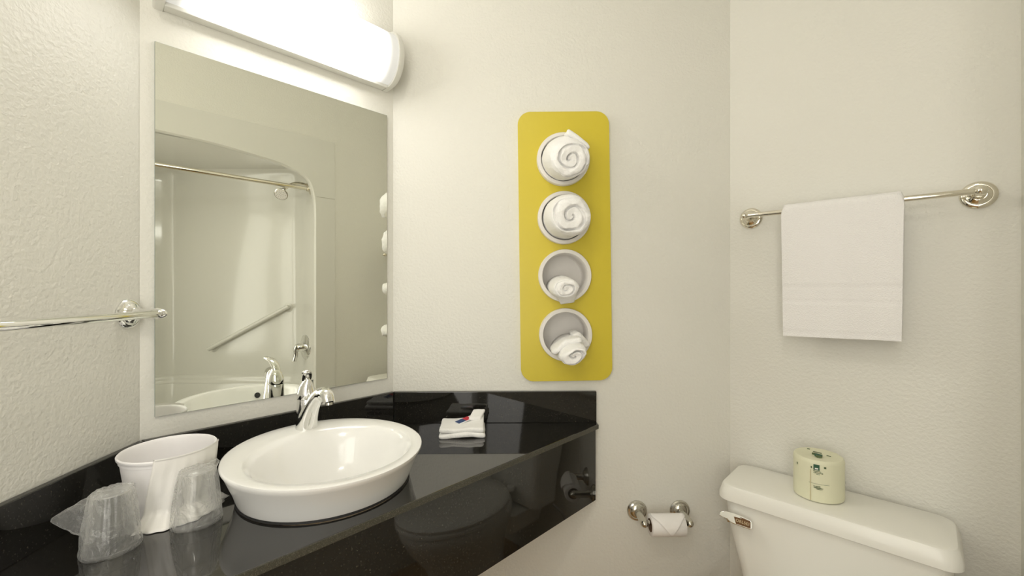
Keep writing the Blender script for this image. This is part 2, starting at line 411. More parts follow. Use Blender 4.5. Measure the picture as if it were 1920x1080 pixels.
bm = B()                                     # spout: broad wing from the base sweeping up and out, then down
pts = smoothpath([L(-.334, .142, -.3615), L(-.334, .149, -.340), L(-.331, .160, -.315), L(-.327, .174, -.292), L(-.322, .192, -.272), L(-.318, .211, -.263), L(-.316, .228, -.268), L(-.316, .237, -.284)], 6)
ks = [(0, .027, .026), (.15, .024, .023), (.35, .020, .0185), (.55, .0165, .0145), (.7, .0155, .013), (.85, .0155, .0125), (1, .0145, .0125)]
def kv(u):
    for a, b in zip(ks, ks[1:]):
        if u <= b[0]:
            f = (u-a[0])/(b[0]-a[0]); return (a[2]+(b[2]-a[2])*f, a[1]+(b[1]-a[1])*f)
    return (ks[-1][2], ks[-1][1])
tube(bm, pts, [kv(i/(len(pts)-1)) for i in range(len(pts))], 32, flat=(0, -1, .6)); new('spout', bm, M['chrome'], fc, angle=60)
bm = B(); lathe(bm, [(.0105, 0), (.0105, .006), (.009, .0065)], L(-.316, .237, -.283), (0, -.1, -1), 24); new('aerator', bm, M['nickel'], fc)

# ------------------------------------------------------------------ ice bucket
bk = thing('ice_bucket', 'white plastic ice bucket with rolled rim in the counter corner behind two cups', 'bucket', FM, (-.620, -.178, CZ))
bm = B()
lathe(bm, [(.0, .004), (.056, .004), (.0605, .0), (.0615, .002), (.063, .01), (.076, .108), (.0765, .112), (.0785, .113), (.0788, .118), (.0795, .119), (.0818, .121), (.0822, .125), (.0805, .127), (.0785, .126), (.0765, .121), (.0745, .108), (.0735, .100), (.0615, .012), (.058, .008), (.0, .008)][1:-1], (0, 0, 0), (0, 0, 1), 72)
new('bucket_shell', bm, M['bucket'], bk, angle=45)
bm = B(); rows = []                          # thin liner hanging over the front of the rim and flaring on the counter
for j in range(25):
    v = j/24; row = []
    for i in range(41):
        u = i/40
        a0_ = math.radians(-112 - 18*v); a1_ = math.radians(-20 + 4*v)
        a = a0_ + (a1_-a0_)*u
        z = .1275 + .004*math.sin(PI*min(1, v*8)) - .128*max(0, v-.04)/.96
        r = .0835 - .0175*v + (.004 + .030*max(0, v-.80)/.2 if v > .8 else .002 + .002*v*5*.4)
        r += .0025*v*math.sin(u*23 + 3*v) + .002*v*math.sin(u*51+1)
        row.append(Vector((r*math.cos(a), r*math.sin(a), max(.0015, z))))
    rows.append(row)
loft(bm, rows, False, False, closed=False); new('draped_liner', bm, M['liner'], bk, solid=.0006, angle=70)

# ------------------------------------------------------------------ wrapped cups, standing mouth down
def cup(label, x, q, tail, seed, rz=0):
    c = thing('plastic_cup', label, 'cup', FM, (x, -q, CZ), 'film-wrapped plastic cups on the counter')
    bm = B()
    lathe(bm, [(.0375, .0015), (.0385, .002), (.0385, .005), (.0365, .006), (.0345, .022), (.035, .024), (.0335, .026), (.0270, .094), (.0268, .098), (.0255, .0995), (.0245, .097), (.0005, .096)], (0, 0, 0), (0, 0, 1), 56, False, True)
    new('cup_wall', bm, M['cup'], c, angle=40)
    bm = B(); rows = []
    N = 96
    prof_ = [(.0405, .0008), (.0415, .003), (.0412, .008), (.0392, .016), (.0385, .03), (.037, .045), (.035, .06), (.033, .075), (.0305, .09), (.0290, .099), (.0245, .1035), (.014, .105), (.002, .1045)]
    for k_, (r, z) in enumerate(prof_):
        row = []
        for i in range(N):
            a = 2*PI*i/N
            wv = noise.noise(Vector((math.cos(a)*2.2, math.sin(a)*2.2, z*9+seed)))*.6 + noise.noise(Vector((math.cos(a)*6, math.sin(a)*6, z*14+seed*3)))*.4
            amp = .0016 if k_ < 3 else .0062
            rr_ = r + amp*wv + .0008
            p = Vector((rr_*math.cos(a), rr_*math.sin(a), z + (.0022*wv if k_ > 8 else 0)))
            row.append(p)
        rows.append(row)
    loft(bm, rows, False, True); new('film_wrap', bm, M['film'], c, angle=180)
    # twisted tail of the wrap
    bm = B(); rows = []
    for j in range(15):
        v = j/14; row = []
        for i in range(32):
            a = 2*PI*i/32
            c0 = tail[0].lerp(tail[1], v)
            hh = tail[2]*(1-v)**.9 + .0035; ww = tail[3]*(1-v) + .003
            wv = noise.noise(Vector((math.cos(a)*2, math.sin(a)*2+seed, v*5)))*.35*(1-v) + .15*math.sin(a*5+v*3)*(1-v*.5)
            d = (tail[1]-tail[0]).normalized(); U = Vector((0, 0, 1)); U = (U-d*U.dot(d)).normalized(); V_ = d.cross(U)
            row.append(c0 + U*hh*math.sin(a)*(1+wv) + V_*ww*math.cos(a)*(1+wv))
        rows.append(row)
    loft(bm, rows, False, True); new('wrap_tail', bm, M['film'], c, angle=180)
    return c
# tails are given in the counter frame: x to the right along the mirror wall, y towards it
cup('upside-down clear cup in film with a twisted tail, leftmost thing on the counter', -.7115, .278, (Vector((-.016, .006, .060)), Vector((-.072, .030, .066)), .040, .015), 1.3)
cup('upside-down clear cup in crinkled film between the ice bucket and the sink', -.590, .279, (Vector((.014, .004, .090)), Vector((.036, .006, .109)), .012, .008), 7.7)

# ------------------------------------------------------------------ rolled / folded towels
def roll_mesh(bm, a, b, Ln, turns, groove, seed, taper=.16, dome=.012, droop=0, step=.07, ry=0):
    down = Matrix.Rotation(math.radians(-ry), 3, 'Y') @ Vector((0, 0, -1))
    NT, rows = 120, []
    ys = [0, -.15*Ln, -.3*Ln, -.45*Ln, -.6*Ln, -.75*Ln, -.87*Ln, -.94*Ln]
    def nz(p, s, am): return noise.noise_vector(p*s + Vector((seed, seed*2, 0)))*am
    def rad(th): return 1 - step*(th/(2*PI))
    for y in ys:
        f = 1 - taper*(y/-Ln)**2
        rows.append([(lambda p: p + nz(p, 28, .0022) + nz(p, 60, .0008))(Vector((a*f*rad(th)*math.cos(th), y, b*f*rad(th)*math.sin(th)))) for th in [2*PI*i/NT for i in range(NT)]])
    R = 34
    for j in range(R):
        rho = 1 - (j+.6)/(R+.2); row = []
        for i in range(NT):
            th = 2*PI*i/NT; f = (1-taper)*(rad(th) if rho > .9 else (rad(th)*(rho-.5)/.4 + (1-(rho-.5)/.4)*.95 if rho > .5 else .95))
            x = a*f*rho*math.cos(th); z = b*f*rho*math.sin(th)
            ph = rho*turns + th/(2*PI); fr = abs(ph-round(ph))
            edge = math.sqrt(max(0, 1-rho**6))
            fr += .05*noise.noise(Vector((x*40, z*40, seed)))
            g = math.exp(-(fr/.10)**2)*groove*1.5*min(1, (1-rho)*14)*min(1, rho*5)*(.6 + .9*abs(noise.noise(Vector((x*25, z*25, seed+5))))) + .010*(1-rho)**2
            y = -Ln*.94 - dome*edge*(1-.25*rho) - .06*Ln*edge + g
            p = Vector((x, y, z)); p += nz(p, 32, .0050) + nz(p, 75, .0018)
            row.append(p)
        rows.append(row)
    for r_ in rows:
        for p in r_: p += down*droop*max(0, (-p.y-.055)/(Ln-.055))**1.5
    loft(bm, rows, True, True)
tb = thing('towel_organizer', 'tall yellow wall panel with four round white towel holders', 'towel rack', FB, (PC, 0, PZ), rot=Matrix.Rotation(PT, 4, 'Y'))
bm = B(); PW, PH, PR = .1545, .4545, .044
def rrect(hw, hh, r, y, k_=10):
    out = []
    for cx, cz, a0_ in ((hw-r, hh-r, 0), (-hw+r, hh-r, 90), (-hw+r, -hh+r, 180), (hw-r, -hh+r, 270)):
        for i in range(k_+1):
            a = math.radians(a0_ + 90*i/k_); out.append(Vector((cx+r*math.cos(a), y, cz+r*math.sin(a))))
    return out
plate(bm, [Vector((p.x, p.z, 0)) for p in rrect(PW, PH, PR, 0)], [circ(TX, z, RI+.004) for z in TZ], lambda p: Vector((p.x, -.018, p.y)), lambda p: Vector((p.x, -.014, p.y)))
new('yellow_panel', bm, M['yellow'], tb, smooth=False, bevel=.0012)
bm = B(); plate(bm, [Vector((p.x, p.z, 0)) for p in rrect(PW-.001, PH-.001, PR, 0)], [circ(TX, z, RI+.004) for z in TZ], lambda p: Vector((p.x, -.0138, p.y)), lambda p: Vector((p.x, -.001, p.y))); new('pale_panel_edge', bm, M['yellow_edge'], tb)
TD = .020
for z in TZ:
    bm = B()
    lathe(bm, [(.0885, -.0002), (.0885, TD-.003), (.087, TD), (.0765, TD), (RI, TD-.003), (RI, -.072), (RI-.004, -.076)], (TX, -.0185, z), (0, -1, 0), 72, False, True)
    new('towel_ring', bm, M['tube'], tb, angle=40)
def FBp(x, y, z): return (.583+TX+x+z*-.0131, y, CH+.141+z)
def towelroll(label, x, z, a, b, Ln, turns, seed, rx=0, rz=0, ry=0, y=.035, groove=.010, step=.07, droop=0, taper=.16, name='rolled_towel'):
    o = thing(name, label, 'towel', FB, FBp(x, y, z), 'white towels in the yellow wall panel',
              rot=Matrix.Rotation(math.radians(rz), 4, 'Z') @ Matrix.Rotation(math.radians(rx), 4, 'X') @ Matrix.Rotation(math.radians(ry), 4, 'Y'))
    bm = B(); roll_mesh(bm, a, b, Ln, turns, groove, seed, step=step, droop=droop, taper=taper, ry=ry); new('rolled_cloth', bm, M['roll_terry'], o, angle=180)
    return o
w1 = towelroll('fat rolled white towel filling the topmost round holder of the yellow panel', .000, TZ[0]-.001, .0745, .0745, .235, 2.3, 3.1, droop=.048, taper=.24, ry=20, groove=.013, step=.03)
R20 = Matrix.Rotation(math.radians(-20), 3, 'Y')
bm = B(); softbox(bm, .034, .060, .010, .010, 14, .004, 26, 2, fn=lambda p: R20 @ Vector((p.x+.028+.05*p.y, -.160+p.y, .020+.25*(p.y+.05)+p.z-.75*p.x-6*max(0, -p.x)**2)))
new('loose_corner', bm, M['roll_terry'], w1, angle=180)
towelroll('fat rolled white towel filling the second round holder from the top', .002, TZ[1]+.001, .0740, .0735, .225, 1.9, 9.4, droop=.022, taper=.20, ry=-60, groove=.013, step=.03)
w3 = towelroll('small rolled white towel lying low in the third round holder', -.012, TZ[2]-.033, .046, .036, .225, 1.8, 14.2, rx=3, rz=-1, ry=-10, groove=.009)
bm = B(); rows = []
for j in range(14):
    v = j/13
    rows.append([Vector((.010 + (u-.5)*(.066-.022*v), -.105 + .03*v + .004*math.sin(u*6), -.022 - .034*v + .004*math.sin(u*5)*(1-v))) for u in [i/10 for i in range(11)]])
loft(bm, rows, False, False, closed=False); new('hanging_flap', bm, M['roll_terry'], w3, solid=.006, angle=180)
w4 = towelroll('loosely folded white towel drooping out of the lowest round holder', .003, TZ[3]-.036, .048, .030, .235, 1.5, 21.5, rx=2, ry=-25, groove=.012, step=.02, name='folded_towel')
bm = B(); softbox(bm, .050, .080, .010, .010, 14, .004, 25, 5, fn=lambda p: Vector((p.x-.004, p.y-.105, p.z + .027 - .25*abs(p.x) - .1*p.y)))
new('top_fold', bm, M['roll_terry'], w4, angle=180)
bm = B(); softbox(bm, .014, .055, .030, .010, 10, .004, 25, 8, fn=lambda p: Vector((p.x+.050-.3*p.z, p.y-.055, p.z+.004)))
new('side_fold', bm, M['roll_terry'], w4, angle=180)

# ------------------------------------------------------------------ folded washcloths and soap packet on the counter
ang = Matrix.Rotation(math.radians(4), 4, 'Z')
wc = thing('folded_washcloth', 'folded white washcloth stack on the black counter right of the sink', 'washcloth', ID, (-.155, 1.348, CZ), rot=ang)
def drapebox(z0, hx, hy, hz, seed, sh=0): return lambda p: Vector((p.x*(1+.0*p.y), p.y, max(.0005, p.z+z0 + .0025*math.sin(p.x*40+seed))))
bm = B(); softbox(bm, .070, .062, .0075, .0072, 22, .0016, 45, 1, fn=drapebox(.0075, 0, 0, 0, 1)); new('lower_fold', bm, M['roll_terry'], wc, angle=180)
def upf(p):
    lift = .016*max(0, (p.x-.02)/.045)*max(0, (p.y+.01)/.06)
    return Vector((p.x-.002, p.y+.002, p.z+.0215+lift+.0015*math.sin(p.x*50)))
bm = B(); softbox(bm, .068, .058, .0068, .0066, 24, .0016, 45, 4, fn=upf); new('upper_fold', bm, M['roll_terry'], wc, angle=180)
bm = B(); softbox(bm, .022, .030, .005, .0048, 12, .001, 50, 6, fn=lambda p: Vector((p.x*.9+p.y*.25+.044, p.y*.8+.036, p.z+.036+.25*(p.y+.03)))); new('raised_corner', bm, M['roll_terry'], wc, angle=180)
sp = thing('soap_packet', 'small red and blue soap packet tucked into the folded washcloth', 'soap', ID, (-.150, 1.365, CZ+.031), rot=Matrix.Rotation(math.radians(38), 4, 'Z') @ Matrix.Rotation(math.radians(-10), 4, 'Y'))
bm = B(); box(bm, -.030, .030, -.013, .013, .0, .004); new('packet', bm, M['packet_white'], sp, bevel=.001)
bm = B(); box(bm, -.0295, -.003, -.0125, .0125, .0042, .0046); new('blue_print', bm, M['packet_blue'], sp, smooth=False)
bm = B(); box(bm, -.003, .018, -.0125, .0125, .0042, .0046); new('red_print', bm, M['packet_red'], sp, smooth=False)

# ------------------------------------------------------------------ towel bars
def rosette(parent, x, P, m, R=.033, postr=.012):
    bm = B(); lathe(bm, [(R, 0), (R, .003), (R*.94, .006), (R*.80, .0085), (R*.72, .0085), (R*.66, .012), (R*.50, .015), (R*.42, .017)], (x, -.0005, 0), (0, -1, 0), 40)
    new('rosette', bm, m, parent, angle=30)
    bm = B(); lathe(bm, [(postr*1.15, .015), (postr*.95, .022), (postr*.85, .04), (postr*.95, P-.012), (postr*1.05, P-.006), (postr*.9, P+.004), (postr*.6, P+.010), (postr*.15, P+.0125)], (x, 0, 0), (0, -1, 0), 28)
    new('post', bm, m, parent, angle=50)
def bar(label, F, x0, x1, z, P, m, r=.009, R=.033):
    o = thing('towel_bar', label, 'towel bar', F, ((x0+x1)/2, 0, z), 'chrome towel bars'); h = (x1-x0)/2
    for x in (-h, h): rosette(o, x, P, m, R)
    bm = B(); lathe(bm, [(r*.9, -h), (r, -h+.002), (r, h-.002), (r*.9, h)], (0, -P+.002, 0), (1, 0, 0), 32); new('rail', bm, m, o, angle=50)
    return o
bar('chrome towel bar on the left wall, empty, running towards the viewer', FL, -.62, -.033, CH-.057, .070, M['chrome'], r=.0085)
bar('chrome towel bar above the toilet with a white towel over it', FR, .065, .576, CH+.231, .072, M['brass'], r=.0075, R=.034)

# hand towel over the right bar
ht = bpy.data.materials.new('x'); bpy.data.materials.remove(ht)
def hang_profile(zb_front, zb_back, rb, th):
    pts = []                                 # centre line in (y, z)
    for i in range(31): pts.append((rb, zb_back + (0-zb_back)*i/30))
    for i in range(1, 12): a = PI*i/12; pts.append((rb*math.cos(a), rb*math.sin(a)))
    for i in range(61): pts.append((-rb, zb_front*i/60))
    return pts
o = thing('hand_towel', 'white hand towel with a woven band hanging from the bar above the toilet', 'towel', FR, (.306, -.070, CH+.231))
pc = hang_profile(-.368, -.33, .0155, .011); bm = B(); NX = 48; loops = []
def bandoff(z):
    d = 0
    if z < -.225 and z > -.270: d = -.0012
    if abs(z+.225) < .0035 or abs(z+.270) < .0035: d = -.0030
    if abs(z+.356) < .003: d = -.0022
    return d
for i in range(NX+1):
    u = i/NX; x = -.136 + .272*u; L_ = []
    outer, inner = [], []
    for k_, (y, z) in enumerate(pc):
        k0, k1 = max(0, k_-1), min(len(pc)-1, k_+1)
        ty, tz = pc[k1][0]-pc[k0][0], pc[k1][1]-pc[k0][1]; l = math.hypot(ty, tz); ny, nz_ = -tz/l, ty/l
        if k_ >= 41 and ny > 0: pass
        down = max(0, -z)/.37; fr = -1 if y < 0 else 1
        wob = (.0020*math.sin(u*9+.7) + .0012*math.sin(u*17+2))*down
        tt = .0055 + (bandoff(z) if y < 0 else 0)*.8
        xe = x*(1 - .035*down) 
        rnd = .012*max(0, (abs(u-.5)-.47)/.03)**2
        zz = z - rnd*max(0, min(1, (z+.05)/.05)) + (.008*u if False else 0) - (.006*(1-u) if z < -.3 and y < 0 else 0)*down
        outer.append(Vector((xe, y + wob*(1 if fr < 0 else -.3) + fr*tt if abs(y) > .0154 else y*(1+tt/.0155), zz if z <= 0 else zz*(1+tt/.0155))))
        inner.append(Vector((xe, y + wob*(1 if fr < 0 else -.3) - fr*.004 if abs(y) > .0154 else y*(1-.004/.0155), zz if z <= 0 else zz*(1-.004/.0155))))
    loops.append(outer + inner[::-1])
loft(bm, loops); new('towel_cloth', bm, M['terry'], o, angle=50)

# ------------------------------------------------------------------ toilet paper holder
tp = thing('toilet_paper_holder', 'two-post chrome toilet paper holder low on the back wall', 'toilet paper holder', FB, (.9045, 0, CH-.760))
for s in (-1, 1):
    x = s*.0735
    bm = B(); lathe(bm, [(.034, 0), (.034, .004), (.031, .008), (.026, .010), (.025, .012), (.018, .017), (.014, .019)], (x, -.0005, 0), (0, -1, 0), 36); new('rosette', bm, M['nickel'], tp, angle=30)
    bm = B(); lathe(bm, [(.014, .017), (.0125, .025), (.0115, .060), (.0125, .072), (.013, .080), (.0112, .087), (.007, .093), (.001, .0955)], (x, 0, -.001), (0, -1, 0), 28); new('post', bm, M['nickel'], tp, angle=50)
bm = B(); lathe(bm, [(.006, -.062), (.008, -.060), (.008, .060), (.006, .062)], (0, -.078, 0), (1, 0, 0), 20); new('roller', bm, M['nickel'], tp)
rl = thing('toilet_paper_roll', 'small white toilet paper roll with a pointed folded end on the wall holder', 'toilet paper', FB, (.9045, -.078, CH-.768))
bm = B(); lathe(bm, [(.0195, -.054), (.0325, -.054), (.033, -.0535), (.033, .0535), (.0325, .054), (.0195, .054)], (0, 0, 0), (1, 0, 0), 48, False, False); new('paper', bm, M['paper'], rl, angle=50)
bm = B(); lathe(bm, [(.0205, -.0545), (.0205, .0545), (.0188, .0545), (.0188, -.0545), (.0205, -.0545)], (0, 0, 0), (1, 0, 0), 32, False, False); new('core', bm, M['card'], rl)
bm = B(); rows = []
for j in range(17):                          # folded point wrapped over the front
    v = j/16; a = math.radians(88 + 118*v); hw = .0535*(1-max(0, (v-.18))/.82) + .0006
    rows.append([Vector((.004*v + hw*(2*i/12-1), math.cos(a)*.0378, math.sin(a)*.0378)) for i in range(13)])
for v in (1.1, 1.2): pass
loft(bm, rows, False, False, closed=False); new('folded_point', bm, M['paper'], rl, solid=.0014)

# ------------------------------------------------------------------ toilet
TZl = CH-.580
to = thing('toilet', 'white two-piece toilet against the right wall beneath the towel', 'toilet', FR, (.288, 0, 0))
def rr_loop(hw, y0, y1, z, r, bow=0, k_=8):
    cy, hh = (y0+y1)/2, abs(y1-y0)/2; out = []
    for cx, cyy, a0_ in ((hw-r, hh-r, 0), (-hw+r, hh-r, 90), (-hw+r, -hh+r, 180), (hw-r, -hh+r, 270)):
        for i in range(k_+1):
            a = math.radians(a0_ + 90*i/k_); x = cx+r*math.cos(a); y = cyy+r*math.sin(a)
            if y < 0: y -= bow*(1-(x/hw)**2)*(-y/hh)
            out.append(Vector((x, y+cy, z)))
    return out
bm = B()
loft(bm, [rr_loop(.249, -.026, -.224, TZl-.048, .03, .008), rr_loop(.256, -.020, -.232, TZl-.043, .034, .010), rr_loop(.256, -.020, -.232, TZl-.030, .034, .010), rr_loop(.249, -.022, -.226, TZl-.006, .036, .010), rr_loop(.246, -.024, -.223, TZl-.002, .036, .010), rr_loop(.240, -.028, -.218, TZl, .036, .010)])
new('tank_lid', bm, M['toilet'], to, angle=28)
bm = B()
zs = [(0, .242), (.06, .236), (.13, .222), (.20, .206), (.27, .196), (.33, .190)]
loft(bm, [rr_loop(w_, -.032, -.215 + .03*(d/.33)**1.5, TZl-.0485-d, .035, .010) for d, w_ in zs] + [rr_loop(.17, -.045, -.17, TZl-.0485-.335, .035, .008)])
new('tank', bm, M['toilet'], to, angle=40)
bm = B(); lathe(bm, [(.014, -.002), (.014, .004), (.010, .008), (.009, .014)], (-.222, -.222, TZl-.086), (0, -1, 0), 24)
lo = [(-.243, -.0855), (-.238, -.0775), (-.225, -.0725), (-.205, -.0700), (-.180, -.0710), (-.160, -.0745), (-.155, -.0790), (-.1545, -.0955), (-.157, -.0985), (-.180, -.0990), (-.205, -.0985), (-.214, -.0965), (-.220, -.0920), (-.230, -.0905), (-.241, -.0900)]
loft(bm, [[Vector((x, -.238 - (.003 if x < -.22 else 0), TZl+z)) for x, z in lo], [Vector((x, -.247 - (.004 if x < -.22 else 0), TZl+z)) for x, z in lo]])
lv = new('flush_lever', bm, M['chrome'], to, bevel=.003, seg=3, angle=50)
lv.matrix_local = Matrix.Translation((0, -.243, TZl-.086)) @ Matrix.Rotation(math.radians(-24), 4, 'X') @ Matrix.Translation((0, .243, -(TZl-.086)))
bm = B(); bo = [(-.206, -.0735), (-.160, -.0775), (-.158, -.0955), (-.196, -.0960)]
loft(bm, [[Vector((x, -.2462, TZl+z)) for x, z in bo], [Vector((x, -.2480, TZl+z)) for x, z in bo]])
lp = new('brown_badge', bm, M['brown'], lv, smooth=False, bevel=.0006)
def letters(txt, size, m, parent, loc, rot, ext=.0003):
    cu = bpy.data.curves.new('letters', 'FONT'); cu.body = txt; cu.size = size; cu.extrude = ext; cu.align_x = 'CENTER'; cu.align_y = 'CENTER'; cu.space_character = 1.15
    ob = bpy.data.objects.new('tmp', cu); COL.objects.link(ob)
    me = bpy.data.meshes.new_from_object(ob.evaluated_get(bpy.context.evaluated_depsgraph_get()))
    bpy.data.objects.remove(ob); bpy.data.curves.remove(cu)
    o = bpy.data.objects.new('lettering', me); COL.objects.link(o); me.materials.append(m); o.parent = parent
    o.matrix_local = Matrix.Translation(Vector(loc)) @ rot; return o
letters('OELSEI', .0105, M['gold'], lv, (-.1795, -.2484, TZl-.0868), Matrix.Rotation(PI/2, 4, 'X'))
# bowl, seat and lid (seen as reflections in the black apron)
def egg(c, hw, f, b, z, seg=48):             # c: centre y, f: length to the front, b: to the back
    out = []
    for i in range(seg):
        a = 2*PI*i/seg; s = math.sin(a); out.append(Vector((hw*math.cos(a), c + (b*s if s > 0 else f*s), z)))
    return out
bm = B()
loft(bm, [egg(-.40, .11, .20, .20, .002), egg(-.40, .105, .19, .20, .04), egg(-.41, .095, .17, .19, .12), egg(-.42, .11, .19, .21, .20), egg(-.44, .15, .235, .24, .28), egg(-.45, .175, .26, .255, .34), egg(-.455, .182, .268, .26, .38), egg(-.455, .178, .262, .25, .388),
          egg(-.455, .13, .21, .17, .386), egg(-.455, .115, .19, .15, .33), egg(-.44, .07, .11, .10, .24), egg(-.43, .03, .05, .05, .20)])
new('bowl', bm, M['toilet'], to, angle=60)
bm = B(); loft(bm, [rr_loop(.115, -.06, -.27, .24, .03), rr_loop(.14, -.05, -.28, .33, .03)]); new('tank_shelf', bm, M['toilet'], to, angle=50)
bm = B(); loft(bm, [egg(-.455, .186, .275, .225, .3895), egg(-.455, .188, .277, .228, .402), egg(-.455, .184, .272, .224, .408), egg(-.455, .11, .18, .13, .408), egg(-.455, .11, .18, .13, .3895)], False, False); new('seat', bm, M['toilet'], to, angle=50)
bm = B(); loft(bm, [egg(-.455, .186, .275, .23, .4105), egg(-.455, .188, .277, .232, .420), egg(-.455, .178, .264, .222, .430), egg(-.455, .12, .18, .15, .433)]); new('seat_lid', bm, M['toilet'], to, angle=50)
for s in (-1, 1):
    bm = B(); lathe(bm, [(.02, 0), (.02, .008), (.015, .016), (.004, .02)], (s*.075, -.222, .409), (0, 0, 1), 20); new('hinge', bm, M['toilet'], to)
    bm = B(); lathe(bm, [(.015, 0), (.015, .012), (.010, .02), (.002, .024)], (s*.118, -.40, .0), (0, 0, 1), 20); new('bolt_cap', bm, M['toilet'], to)
# water valve on the wall with hose to the tank
wv_ = thing('water_shutoff_valve', 'small chrome shut-off valve low on the wall left of the toilet', 'valve', FB, (1.02, 0, .20))
bm = B(); lathe(bm, [(.028, 0), (.027, .004), (.012, .008), (.009, .01), (.009, .05), (.013, .052), (.013, .075), (.004, .078)], (0, -.0005, 0), (0, -1, 0), 24); new('valve_body', bm, M['nickel'], wv_)
bm = B(); lathe(bm, [(.012, 0), (.018, .004), (.018, .012), (.008, .016)], (0, -.078, 0), (0, -1, 0), 24); new('valve_knob', bm, M['nickel'], wv_)
bm = B(); tube(bm, smoothpath([(0, -.063, .012), (.0, -.066, .08), (.02, -.09, .15), (.045, -.13, .185)], 8), .005, 10); new('supply_hose', bm, M['hose'], wv_)

# wrapped spare roll on the tank
wr = thing('wrapped_toilet_roll', 'spare toilet roll in pale yellow printed paper on the toilet tank', 'toilet paper', FR, (.266, -.116, TZl), rot=Matrix.Rotation(math.radians(47), 4, 'Z'))
bm = B(); RR, RH = .0585, .113; loops = []
for r, z in ((.93, .0012), (.985, .003), (1, .01), (1.0, .03), (.995, .055), (.99, .08), (1, .103), (.985, .110), (.94, .1135), (.7, .1125), (.4, .111), (.22, .108), (.1, .1075)):
    loops.append([Vector((RR*r*(1 + .012*noise.noise(Vector((math.cos(a)*2, math.sin(a)*2, z*25))))*math.cos(a)*1.03, RR*r*(1 + .012*noise.noise(Vector((math.cos(a)*2, math.sin(a)*2, z*25+9))))*math.sin(a)*.98, z + (.0012*noise.noise(Vector((math.cos(a)*3, math.sin(a)*3, r*4))) if z > .1 else 0))) for a in [2*PI*i/72 for i in range(72)]])
loft(bm, loops); new('wrapper', bm, M['wrap'], wr, angle=50)
def onroll(bm, a0_, a1_, z0, z1, off=.0009, skew=0):
    k_ = max(2, int(abs(a1_-a0_)/4)); rows = []
    for z in (z0, z1): rows.append([Vector(((RR*1.035+off)*math.cos(math.radians(a0_+(a1_-a0_)*i/k_))*1.0, (RR*.99+off)*math.sin(math.radians(a0_+(a1_-a0_)*i/k_)), z+skew*i/k_)) for i in range(k_+1)])
    loft(bm, rows, False, False, closed=False)
FA = -124                                     # side of the roll that faces the viewer, degrees in its own frame
bm = B(); onroll(bm, FA-14, FA-1, .089, .104); new('green_emblem', bm, M['green'], wr, smooth=False)
bm = B()
onroll(bm, FA-11, FA-4, .0915, .095, .0014); new('emblem_leaf', bm, M['paper'], wr, smooth=False)
def prints(name, items, m=None):
    bm = B()
    for it in items: onroll(bm, *it)
    return new(name, bm, m or M['ink'], wr, smooth=False)
prints('round_symbol', [(FA+8, FA+13, .096, .101)]); prints('round_symbol', [(FA-20, FA-17, .092, .097)])
random.seed(11)
for zz, na in ((.085, 7), (.081, 8), (.0775, 3), (.045, 6), (.041, 9), (.038, 4)):
    a = FA-14 if na > 4 else FA-8; it = []
    for i in range(na):
        wdt = random.uniform(1.5, 3.6); it.append((a, a+wdt, zz+random.uniform(-.0005, .0005), zz+random.uniform(.0011, .0022))); a += wdt+.02
    prints('script_line', it)
prints('ruled_line', [(FA-24, FA+20, .0520, .0526)])
for zz, a in ((.060, FA+82), (.045, FA+86), (.036, FA+80)): prints('side_mark', [(a, a+5, zz, zz+.007)])
prints('side_mark', [(FA-58, FA-55, .088, .094)])
prints('paper_crease', [(FA-21, FA-19.6, .004, .088)], mat('crease_brown', (.55, .47, .25), .7))
for x, y, sx, sy in ((0, 0, .008, .006), (-.012, .004, .004, .002), (.003, -.010, .007, .002), (.022, .008, .005, .001), (-.006, .016, .010, .0012), (-.03, .03, .003, .002)):
    out_ = abs(x)+abs(y) > .02; bm = B()
    box(bm, x-sx, x+sx, y-sy, y+sy, .1128 if out_ else .1075, .1143 if out_ else .1135, Matrix.Rotation(math.radians(-50), 4, 'Z'))
    new('top_mark', bm, M['green'] if sx > .007 and sy > .005 else M['ink'], wr, smooth=False)

# ------------------------------------------------------------------ tub and shower unit (frame FT)
XC = (FX0+FX1)/2
tu = thing('bathtub_surround', 'one-piece cream fibreglass tub surround with an arched opening, seen in the mirror', 'bathtub', FT, (XC, 0, 0))
half = [(.773, -.631), (.773, .0), (.773, .30), (.773, .45), (.769, .554), (.747, .647), (.709, .692), (.64, .722), (.56, .745), (.41, .764), (.219, .782), (.0, .788)]
def cr_path(p, m=5):
    return [(v.x, v.y) for v in smoothpath([(a, b, 0) for a, b in p], m)]
arch = [half[0], half[1], half[2]] + cr_path(half[3:], 5)
inner = [(-x, z) for x, z in arch] + [(x, z) for x, z in arch[::-1][1:]]          # left bottom, up over, down to right bottom
HW = FX1-XC
def outer_pt(x, z):
    if z <= .55: return (math.copysign(HW, x), z)
    a = math.atan2(z-.45, abs(x)); ac = math.atan2(.937-.45, HW)
    if a < ac: return (math.copysign(HW, x), .45 + HW*math.tan(a))
    return (math.copysign((.937-.45)/math.tan(a) if abs(x) > 1e-6 else 0, x), .937)
bm = B()
outer = [outer_pt(x, z) for x, z in inner]
